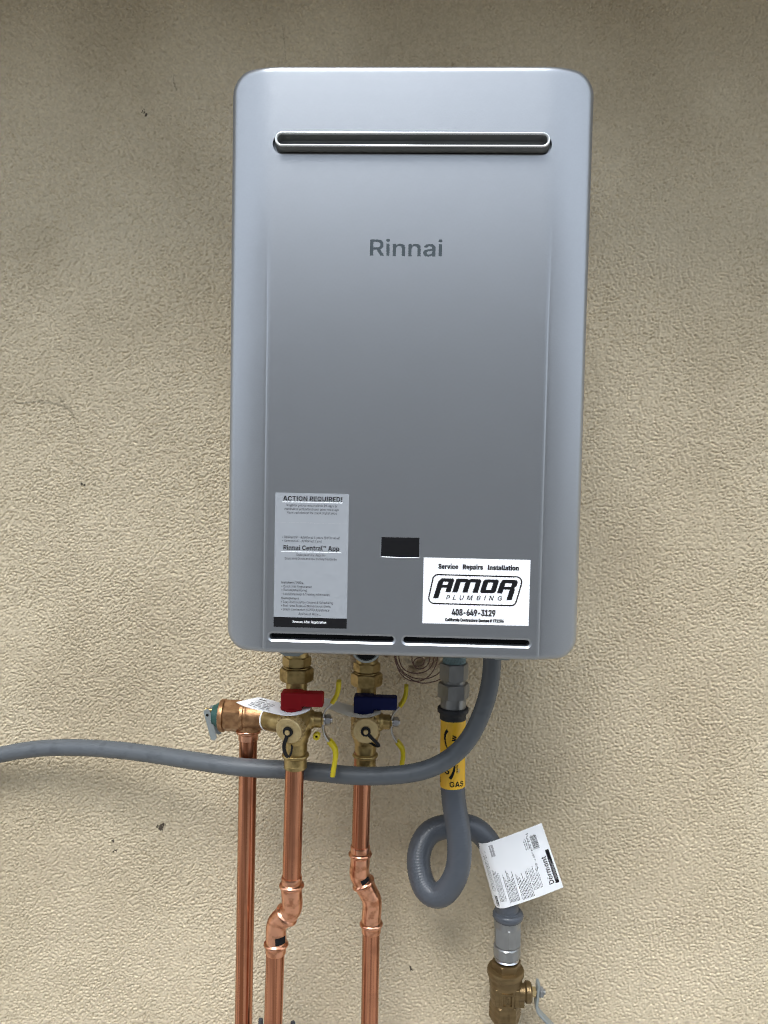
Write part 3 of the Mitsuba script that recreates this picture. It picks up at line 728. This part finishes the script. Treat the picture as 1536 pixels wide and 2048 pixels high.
def mark_on(which, u0, u1, a0, a1):
    """a printed patch lying on a fitting, from u0 to u1 along it and a0 to a1 degrees round it (0 = towards the viewer)"""
    path, t = LAST[which]
    tan, fr = frames(path, (0, -1, 0))
    idx = [int(np.argmin(np.abs(t - u))) for u in np.linspace(u0, u1, 10)]
    an = np.radians(np.linspace(a0, a1, 12))
    v = np.array([[path[i_] + 12.58 * (math.cos(q_) * fr[i_][0] + math.sin(q_) * side(fr[i_][1])) for q_ in an] for i_ in idx]).reshape(-1, 3)
    g_ = np.arange(120).reshape(10, 12)
    q1, q2, q3, q4 = g_[:-1, :-1].ravel(), g_[1:, :-1].ravel(), g_[1:, 1:].ravel(), g_[:-1, 1:].ravel()
    return trimesh.Trimesh(v, np.vstack([np.stack([q1, q2, q3], 1), np.stack([q1, q3, q4], 1)]), process=False)

HP = thing('hot_pipe', 'copper pipe under the red handled valve, jogging left through two press elbows', 'pipe')
obj(HP + '__pipe', orient(lathe([(11.1, 0), (11.1, 148)], 48), (-124.8, -150, 1008), (0.011, 0, 1)), 'copper')
obj(HP + '__elbow', fitting((-124.7, -150, 1022), (-.0, 0, -1), (-138.0, -142, 963), (-.62, .22, -.75), 17), 'copper_fitting', smooth=40)
obj(HP + '__elbow', fitting((-132.5, -144, 971.5), (-.62, .22, -.75), (-144.4, -140, 920.5), (-.02, 0, -1), 13, False), 'copper_fitting', smooth=40)
obj(HP + '__pipe', orient(lathe([(11.1, 0), (11.1, 928)], 48), (-160.5, -140, 0), (0.017, 0, 1)), 'copper')
obj(HP + '__elbow_001__mark', mark_on(1, 30, 39, 10, 75), 'ink_black', smooth=True)
CP = thing('cold_pipe', 'copper pipe under the blue handled valve, jogging right through two press elbows', 'pipe')
obj(CP + '__pipe', orient(lathe([(11.1, 0), (11.1, 138)], 48), (-47.4, -90, 1015), (0.008, 0, 1)), 'copper')
obj(CP + '__elbow', fitting((-47.3, -90, 1033), (0, 0, -1), (-38.2, -86, 973), (.42, .12, -.9), 21), 'copper_fitting', smooth=40)
obj(CP + '__elbow', fitting((-41.0, -87.5, 980.5), (.42, .12, -.9), (-31.8, -84, 917), (.01, 0, -1), 18, False), 'copper_fitting', smooth=40)
obj(CP + '__pipe', orient(lathe([(11.1, 0), (11.1, 923)], 48), (-29.2, -84, 0), (-0.003, 0, 1)), 'copper')
obj(CP + '__elbow__mark', mark_on(2, 40, 47, 8, 62), 'ink_black', smooth=True)

# ------------------------------------------------------------------ flexible conduit
CO = thing('flexible_conduit', 'grey flexible conduit sweeping from the heater down and off to the left', 'conduit')
pts = [(107.8, -128, 1324), (107.8, -128, 1290), (107.6, -128, 1270), (104.3, -128, 1244), (95.8, -127, 1214), (80, -125, 1182), (56.4, -124.5, 1158.6), (26, -124.5, 1144.2), (-10.9, -124.5, 1137.6), (-47.4, -124.5, 1135.8),
       (-90, -124.8, 1138), (-129.9, -125, 1140.2), (-185, -124.5, 1141.2), (-239.9, -112, 1141), (-297.5, -92, 1139.6), (-355.6, -73, 1137.6), (-413.4, -57, 1133.8), (-471, -45, 1127.4), (-514.7, -37, 1118.6), (-544, -33, 1111), (-587, -30, 1101.5), (-685, -28, 1083), (-841, -28, 1064), (-1050, -26, 1044), (-1300, -24, 1030), (-1500, -20, 1022), (-1600, -6, 1018), (-1640, 40, 1016)]
cp_, t = spline(pts, 420)
obj(CO + '__tube', tube(cp_, 10.8, 36), 'grey_pvc')
obj(CO + '__connector', orient(lathe([(15.5, 0), (15.5, 10), (13, 11), (13, 26)], 40), (107.8, -128, 1296), (0, 0, 1)), 'dark_pvc')

# ------------------------------------------------------------------ gas connector hose
GC = thing('gas_connector', 'grey coated gas hose with yellow label, looped below the heater', 'gas hose')
GX, GY = 65.5, -85
def gup(mesh, z, spin=0.0): return orient(mesh, (GX, GY, z), (0, 0, 1), spin)
GN = thing('gas_inlet_nipple', 'sealant smeared threaded gas stub above the zinc nuts, under the heater', 'pipe')
obj(GN + '__pipe', gup(lathe([(13.2, 0), (13.2, 56)], 40), 1262), 'zinc')
obj(GN + '__sealant', gup(lathe([(13.4, 0), (14.6, .8), (13.6, 2), (14.8, 3.2), (13.8, 4.4), (14.9, 5.6), (13.8, 7), (14.5, 8.4), (13.4, 9.4)], 40), 1268), 'pipe_dope')
obj(GN + '__red_mark', trimesh.Trimesh(np.asarray(tri(rbox(13, 3.4, 3.4, 1.4)).vertices) + (GX + 3, GY - 12.6, 1284), tri(rbox(13, 3.4, 3.4, 1.4)).faces, process=False), 'red_wax')
sp = math.radians(8)
obj(GC + '__end_nut', gup(hexa(18.2, 20.6, 1.4, cut=1.6), 1247.0, sp), 'zinc')
obj(GC + '__end_nut', gup(hexa(20.2, 17.8, 1.4, cut=1.6), 1224.6, sp), 'zinc')
obj(GC + '__ferrule', gup(lathe([(15.8, 0), (15.8, 12.6), (14.2, 13), (14.2, 38)], 48), 1211.8), 'zinc')
obj(GC + '__boot', gup(lathe([(16.3, 0), (16.3, 5), (17, 7), (19.2, 9), (19.7, 12), (19.2, 14.2), (17, 15)], 56), 1197.2), 'dark_pvc', smooth=50)
hp = [(65.9, -85, 1208), (66.0, -85, 1180), (66.2, -85, 1157), (67.0, -85, 1118.8), (69.4, -87, 1090.9), (74.1, -93, 1065), (76.8, -99, 1036.6), (74.8, -101, 1012), (66.2, -99.5, 989.6), (53.0, -95, 975.4), (39.0, -88, 976.0), (29.6, -78, 989.8), (26.8, -68, 1006.9),
      (31.6, -58, 1023.9), (42.6, -50, 1034.8), (57.8, -44.5, 1038.9), (77.5, -42, 1041), (97.3, -42, 1038.5), (113.8, -44, 1027), (125.7, -48, 1009.3), (133.6, -52, 988.2), (139.8, -54.5, 963.4), (143.7, -55, 940), (145.3, -55, 918)]
hpath, t = spline(hp, 620)
hr = 15.2 + 0.15 * np.sin(t / 3.4 * 2 * np.pi)
obj(GC + '__hose', tube(hpath, hr, 36), 'hose_pvc', smooth=True)
obj(GC + '__boot', orient(lathe([(15.8, -14), (16.2, -10), (16.4, -7)] + bead(16.4, 0, 5.2, 3.6) + [(16.4, 6), (16, 7)], 56), (145.2, -55, 930.5), (-.02, 0, 1)), 'hose_pvc', smooth=50)
# yellow band: follows the hose, its print curved round it
k0, k1 = np.argmin(np.abs(hpath[:, 2] - 1198) + (t > 60) * 999), np.argmin(np.abs(hpath[:, 2] - 1111) + (t > 200) * 999)
GL = GC + '__yellow_label'
obj(GL + '__band', tube(hpath[k0:k1], 15.75, 48), 'label_yellow')
def wrap(m, z0, xc=GX):
    """drawn flat (x across, y up) -> round the hose"""
    m = tri(m); m = m.subdivide_to_size(3.0) if len(m.faces) < 4000 else m
    v = np.asarray(m.vertices)
    zz = z0 + v[:, 1]
    cx = np.interp(-zz, -hpath[k0:k1, 2], hpath[k0:k1, 0]); cy = np.interp(-zz, -hpath[k0:k1, 2], hpath[k0:k1, 1])
    R = 15.8 + v[:, 2]
    a_ = v[:, 0] / 15.8
    return trimesh.Trimesh(np.stack([cx + R * np.sin(a_), cy - R * np.cos(a_), zz], 1), m.faces, process=False)
obj(GL + '__lettering', wrap(text('GAS', -4.6, 14.5, 5.0, 6.6, 'Bold', d=0.15), 1111), 'ink_black', smooth=False)
obj(GL + '__lettering', wrap(text('S', -25, -20.5, 6.0, 6.6, 'Bold', d=0.15), 1111), 'ink_black', smooth=False)
def rot_text(s_, x, y, cap, ang, bold=True):
    m = text(s_, 0, None, 0, cap, 'Black', d=0.15)
    v = np.array(m.vertices); c_, s2 = math.cos(ang), math.sin(ang)
    m.vertices = np.stack([x + c_ * v[:, 0] - s2 * v[:, 1], y + s2 * v[:, 0] + c_ * v[:, 1], v[:, 2]], 1)
    return m
obj(GL + '__lettering', wrap(rot_text('W', 3.2, 62, 5.4, math.radians(82)), 1111), 'ink_black', smooth=False)
obj(GL + '__lettering', wrap(rot_text('U', -6.5, 19.5, 6.0, math.radians(62)), 1111), 'ink_black', smooth=False)
arcs = []
for pts_, w0, w1 in (([(-7.6, 75.5), (-10.4, 71.5), (-11.4, 66.5), (-10.8, 61), (-9, 55.7), (-6, 51)], 3.8, 0.9), ([(1.0, 38), (1.9, 32), (1.0, 26), (-0.8, 20.8), (-4.2, 15.2)], 1.6, 3.9)):
    c_, _ = spline([(a_, b_, 0) for a_, b_ in pts_], 30)
    tn = np.gradient(c_[:, :2], axis=0); tn /= np.linalg.norm(tn, axis=1, keepdims=True)
    nm = np.stack([-tn[:, 1], tn[:, 0]], 1) * np.linspace(w0, w1, 30)[:, None] / 2
    arcs.append(extrude(Polygon(np.vstack([c_[:, :2] + nm, (c_[:, :2] - nm)[::-1]])).buffer(0), 0.15))
for a_ in arcs:
    obj(GL + '__emblem_arc', wrap(a_, 1111), 'ink_black', smooth=False)
for k_ in range(2):
    obj(GL + '__print_line', wrap(extrude(sbox(4.4 + 2.4 * k_, 22.5, 5.6 + 2.4 * k_, 33 - 5 * k_), 0.15), 1111), 'ink_black' if k_ == 0 else 'ink_pale', smooth=False)

# white product tag folded round the hose
PT = thing('product_tag', 'white printed product tag folded round the lower gas hose', 'tag')
TL, TR, BR, BL = (np.array(p_, float) for p_ in ((102.5, -64.5, 1025.2), (183.1, -66, 1059.5), (212.3, -70, 979.0), (127.2, -71.5, 944.2)))
ex = (TR - TL); W_ = np.linalg.norm(ex); ex /= W_
ey = TL - BL; H_ = np.linalg.norm(ey); ey -= ex * (ey @ ex) * 0; ey /= np.linalg.norm(ey)
def on_tag(u, v, lift=0.0):
    """u from the fold to the free edge 0..W_, v from the foot 0..H_; bows towards the viewer round the hose"""
    u, v = np.asarray(u, float), np.asarray(v, float)
    base = BL + (v[..., None] / H_) * (TL - BL)
    right = BR + (v[..., None] / H_) * (TR - BR)
    p = base + (u[..., None] / W_) * (right - base)
    bow = 1.5 * np.sin(np.clip(u - 17, 0, None) / W_ * 4.0) + 0.8 * np.sin(v / H_ * 5) * np.clip((u - 17) / 40, 0, 1)
    back = 17.2 - np.sqrt(np.maximum(17.2 ** 2 - np.clip(17.2 - u, 0, 17.2) ** 2, 0))
    p = p.copy(); p[..., 1] += -bow + back - lift - 1.5
    return p
def tag_sheet(nu=40, nv=20, th=0.3):
    U, Vv = np.meshgrid(np.linspace(0, W_, nu), np.linspace(0, H_, nv), indexing='ij')
    a_ = on_tag(U, Vv).reshape(-1, 3); b_ = a_ + [0, th, 0]
    g_ = np.arange(nu * nv).reshape(nu, nv); N_ = nu * nv
    q1, q2, q3, q4 = g_[:-1, :-1].ravel(), g_[1:, :-1].ravel(), g_[1:, 1:].ravel(), g_[:-1, 1:].ravel()
    F = [np.stack([q1, q2, q3], 1), np.stack([q1, q3, q4], 1), N_ + np.stack([q1, q3, q2], 1), N_ + np.stack([q1, q4, q3], 1)]
    ring = np.r_[g_[:, 0], g_[-1, 1:], g_[::-1, -1][1:], g_[0, ::-1][1:]]
    r2 = np.roll(ring, -1)
    F += [np.stack([ring, N_ + ring, N_ + r2], 1), np.stack([ring, N_ + r2, r2], 1)]
    return trimesh.Trimesh(np.vstack([a_, b_]), np.vstack(F), process=False)
obj(PT + '__sheet', tag_sheet(), 'paper', smooth=30)
# the sheet goes on round the back of the hose
rows = []
for fr_ in np.linspace(0, 1, 14):
    col = []
    for k_ in range(22):
        if k_ < 12:
            a_ = k_ / 11 * np.pi / 2; u_, dep = 17.2 - 17.2 * math.cos(a_), 17.2 + 17.2 * math.sin(a_)
        else:
            u_, dep = 17.2 + (k_ - 11) * 3.0, 34.4
        v_ = fr_ * (H_ - 20 * min(1.0, k_ / 11))
        p_ = on_tag(np.array([17.2 + 1e-6]), np.array([v_]))[0]
        q_ = BL + (v_ / H_) * (TL - BL); r_ = BR + (v_ / H_) * (TR - BR)
        pt = q_ + (u_ / W_) * (r_ - q_)
        col.append((pt[0], p_[1] + dep, pt[2]))
    rows.append(col)
rear = np.array(rows).reshape(-1, 3)
g_ = np.arange(14 * 22).reshape(14, 22)
q1, q2, q3, q4 = g_[:-1, :-1].ravel(), g_[1:, :-1].ravel(), g_[1:, 1:].ravel(), g_[:-1, 1:].ravel()
obj(PT + '__rear_fold', trimesh.Trimesh(rear, np.vstack([np.stack([q1, q2, q3], 1), np.stack([q1, q3, q4], 1)]), process=False), 'paper', smooth=True)
def tag_rect(u0, v0, u1, v1, lift=0.12):
    nu = max(2, int(abs(u1 - u0) / 4) + 1); nv = max(2, int(abs(v1 - v0) / 5) + 1)
    U, Vv = np.meshgrid(np.linspace(u0, u1, nu), np.linspace(v0, v1, nv), indexing='ij')
    g_ = np.arange(nu * nv).reshape(nu, nv)
    q1, q2, q3, q4 = g_[:-1, :-1].ravel(), g_[1:, :-1].ravel(), g_[1:, 1:].ravel(), g_[:-1, 1:].ravel()
    return trimesh.Trimesh(on_tag(U, Vv, lift).reshape(-1, 3), np.vstack([np.stack([q1, q2, q3], 1), np.stack([q1, q3, q4], 1)]), process=False)
rnd = np.random.default_rng(11)
def print_block(u0, u1, v0, v1, gap, th):
    out_ = []
    for u in np.arange(u0, u1, gap):
        v = v0
        end = v1 - rnd.random() * (v1 - v0) * 0.35
        while v < end:
            L = 1.2 + rnd.random() * 4.5
            out_.append(tag_rect(u, v, u + th, min(v + L, end)))
            v += L + 0.8
    return out_
small = print_block(36, 51, 3, 38, 1.8, 0.8) + print_block(20, 33, 4, 46, 1.7, 0.85) + print_block(9, 17, 8, 60, 1.7, 0.75) + print_block(53, 64, 10, 40, 1.8, 0.65) + print_block(58, 63, 60, 76, 2.4, 0.8) + print_block(3.5, 7, 22, 78, 1.5, 0.5)
obj(PT + '__small_print', join(*small), 'ink_grey', smooth=False, kind='stuff')
bars = []
v = 57.5
while v < 75:
    wv = rnd.choice([0.35, 0.5, 0.9]); bars.append(tag_rect(67.5, v, 75.5, v + wv)); v += wv + rnd.choice([0.35, 0.6])
obj(PT + '__barcode', join(*bars), 'ink_black', smooth=False)
obj(PT + '__black_panel', join(tag_rect(80.5, 8.5, 85.2, 52)), 'ink_black', smooth=False)
obj(PT + '__panel_text', join(*[tag_rect(82.0 + 1.4 * k_, 13, 82.6 + 1.4 * k_, 40 - 6 * k_, 0.25) for k_ in range(2)]), 'ink_pale', smooth=False, kind='stuff')
obj(PT + '__black_panel', join(tag_rect(3.4, 2.5, 6.2, 16)), 'ink_black', smooth=False)
obj(PT + '__grey_panel', join(tag_rect(13.5, 66, 18.8, 81)), 'ink_pale', smooth=False)
m = text('D\u00f3rmont', 0, None, 0, 6.4, 'Bold', d=0.02)
v = np.array(m.vertices); v[:, 0] *= 36.0 / v[:, 0].max()
lift_ = 0.1 + v[:, 2]
m.vertices = on_tag(79.0 - v[:, 1], 9.5 + v[:, 0], 0.0) - np.stack([0 * lift_, lift_, 0 * lift_], 1)
obj(PT + '__brand_word', m, 'ink_black', smooth=False)
m = text('5/8" x 48" NTC  17 11', 0, None, 0, 2.4, 'Bold', d=0.02)
v = np.array(m.vertices); v[:, 0] *= 46.0 / v[:, 0].max(); lift_ = 0.1 + v[:, 2]
m.vertices = on_tag(66.0 - v[:, 1], 34 + v[:, 0], 0.0) - np.stack([0 * lift_, lift_, 0 * lift_], 1)
obj(PT + '__size_line', m, 'ink_grey', smooth=False)

# lower end fittings of the hose
def low(mesh, z, spin=0.0, x=145.2): return orient(mesh, (x, -55, z), (-.012, 0, 1), spin)
obj(GC + '__end_nut', low(join(hexa(18.3, 29, 3.6, cut=2.6), lathe([(17.4, 25), (17.4, 38)], 48)), 891.5, 0.53), 'zinc')
obj(GC + '__end_nut', low(hexa(17.6, 15.6, 2.0, n=12, cut=1.6), 875.5, 0.3), 'zinc')
obj(GC + '__washer', low(lathe([(15.2, 0), (16.2, .4), (15.6, 1.6), (13.4, 3.4), (13.4, 6)], 48), 871.8), 'steel', smooth=50)

# ------------------------------------------------------------------ gas shut-off valve
GV = thing('gas_valve', 'brown brass gas shutoff valve with grey lever, bottom right below the hose', 'valve')
vx = 144.9
obj(GV + '__top_hex', low(hexa(19.2, 15, 1.2, cut=1.2), 854.5, 0.1, vx), 'cast_brass')
body_ = lathe([(21.0, 70), (23.2, 69.2), (24.0, 67.5), (24.0, 62.5), (23.2, 61), (21.4, 60), (21.4, 50), (21.0, 48), (20.4, 46), (20.4, 34), (19.4, 28), (18.6, 24), (18.6, 8), (19.2, 6), (18.6, 2), (15.5, -2), (15.0, -4)], 56)
obj(GV + '__body', low(body_, 789.5, 0, vx), 'cast_brass', smooth=28)
obj(GV + '__lower_hex', low(hexa(21.0, 22, 1.5, cut=1.5), 793.5, 0.08, vx), 'cast_brass')
pan = sbox(-7.5, 0, 7.5, 18).difference(sbox(-5.6, 1.9, 5.6, 16.1))
pl_ = facing(extrude(pan, 2.2), -55 - 19.8); pl_.vertices = np.asarray(pl_.vertices) + (vx, 0, 819.5)
obj(GV + '__panel_frame', pl_, 'cast_brass', smooth=False)
for sx in (-1, 1):
    pd = tri(rbox(6.5, 6, 22, 1.2)); pd.vertices = np.asarray(pd.vertices) + (vx + sx * 12.6, -55 - 15.2, 829)
    obj(GV + '__rib', pd, 'cast_brass')
def emb(s_, x, z, cap, y, ang=90):
    m_ = facing(rot_text(s_, 0, 0, cap, math.radians(ang)), y); m_.vertices = np.asarray(m_.vertices) * (1, 1, 1) + (x, -0.5, z); return m_
obj(GV + '__embossing', join(emb('FBV', vx + 2.8, 821.8, 5.4, -55 - 20.9), emb('600', vx - 2.2, 794.5, 4.0, -55 - 18.6), emb('WOG', vx + 4.6, 794.5, 4.0, -55 - 18.6)), 'cast_brass', smooth=False)
st_ = lathe([(10.5, 0), (10.5, 12), (13.2, 14), (13.2, 19), (11.5, 21), (8.5, 21.5)], 40)
obj(GV + '__stem_boss', orient(st_, (vx + 12, -57, 829), (1, 0, 0)), 'cast_brass', smooth=40)
obj(GV + '__stem_boss', orient(trimesh.creation.box((8, 10, 12)), (vx + 20, -57, 816.5), (0, 0, 1)), 'cast_brass')
obj(GV + '__packing_nut', orient(join(hexa(6.4, 5.5, .8), lathe([(3.4, 0), (3.4, 12)], 20)), (vx + 33.5, -57, 829.5), (1, 0, 0), .2), 'brass_cap')
lp, _ = spline([(186.6, -57, 843), (186.2, -57, 835), (185.6, -57, 824), (184.8, -57, 814), (186.0, -57, 807.5), (190, -57, 801.5), (201.4, -57, 789.7), (214, -57, 777), (232, -57, 760), (252, -57, 742)], 70)
obj(GV + '__lever', ribbon(lp, 15, 3.6, (0, 1, 0)), 'plate_grey')
obj(GV + '__lever_nut', orient(join(hexa(7.2, 5.2, .8), lathe([(3.2, 0), (3.2, 7.6)], 20)), (188.3, -57, 830), (1, 0, 0), .5), 'zinc')
obj('gas_supply_pipe', orient(lathe([(13.4, 0), (13.4, 790)], 40), (137.7, -55, 0), (0.009, 0, 1)), 'black_pipe')
thing('gas_supply_pipe', 'dark grey pipe end under the gas shutoff valve at the bottom edge', 'pipe')

# ------------------------------------------------------------------ small things
WI = thing('thermostat_wire', 'thin brown wires drooping in loops from the heater underside', 'wire')
for w_ in ([(-7.5, -62, 1322), (-7.8, -60, 1268), (-5.7, -50, 1251), (4.2, -40, 1235), (20.8, -35, 1229.6), (35.6, -40, 1238.5), (44.1, -50, 1256), (45.4, -60, 1270), (45, -62, 1322)],
           [(-9.6, -58, 1322), (-9.6, -57, 1268), (-4.9, -48, 1250), (10.8, -35, 1233), (28.2, -30, 1226), (42.6, -30, 1228.6), (54, -50, 1240), (57, -62, 1250)],
           [(-4, -55, 1322), (-3.6, -52, 1262), (4, -42, 1246), (16, -36, 1240.5), (28, -36, 1242), (38, -44, 1252), (41.4, -54, 1270), (41, -58, 1322)],
           [(-8.6, -50, 1322), (-7.6, -48, 1262), (2, -38, 1242), (18, -33, 1233), (36, -34, 1234), (49, -48, 1246), (54, -58, 1254)],
           [(12, -40, 1322), (13, -36, 1262), (17, -30, 1249), (26, -30, 1250), (29, -34, 1258), (22, -38, 1262), (15, -38, 1256), (20, -36, 1247), (32, -42, 1252), (36, -50, 1275), (36, -52, 1322)]):
    obj(WI + '__strand', tube(spline(w_, 90)[0], 0.75, 10), 'wire_brown')
CL = thing('pipe_clamp', 'dark clamp with two stud tips showing between the copper pipes, bottom edge', 'clamp')
for x_, zt_ in ((-167.0, 816.5), (-126.5, 815.0)):
    obj(CL + '__stud', orient(lathe([(3, 0), (3, 162), (2.4, 164)], 20), (x_, -112, zt_ - 164), (0, 0, 1)), 'black_pipe')
cb = trimesh.creation.box((80, 116, 6)); cb.apply_translation((-147, -66, 652))
obj(CL + '__bar', cb, 'black_pipe')
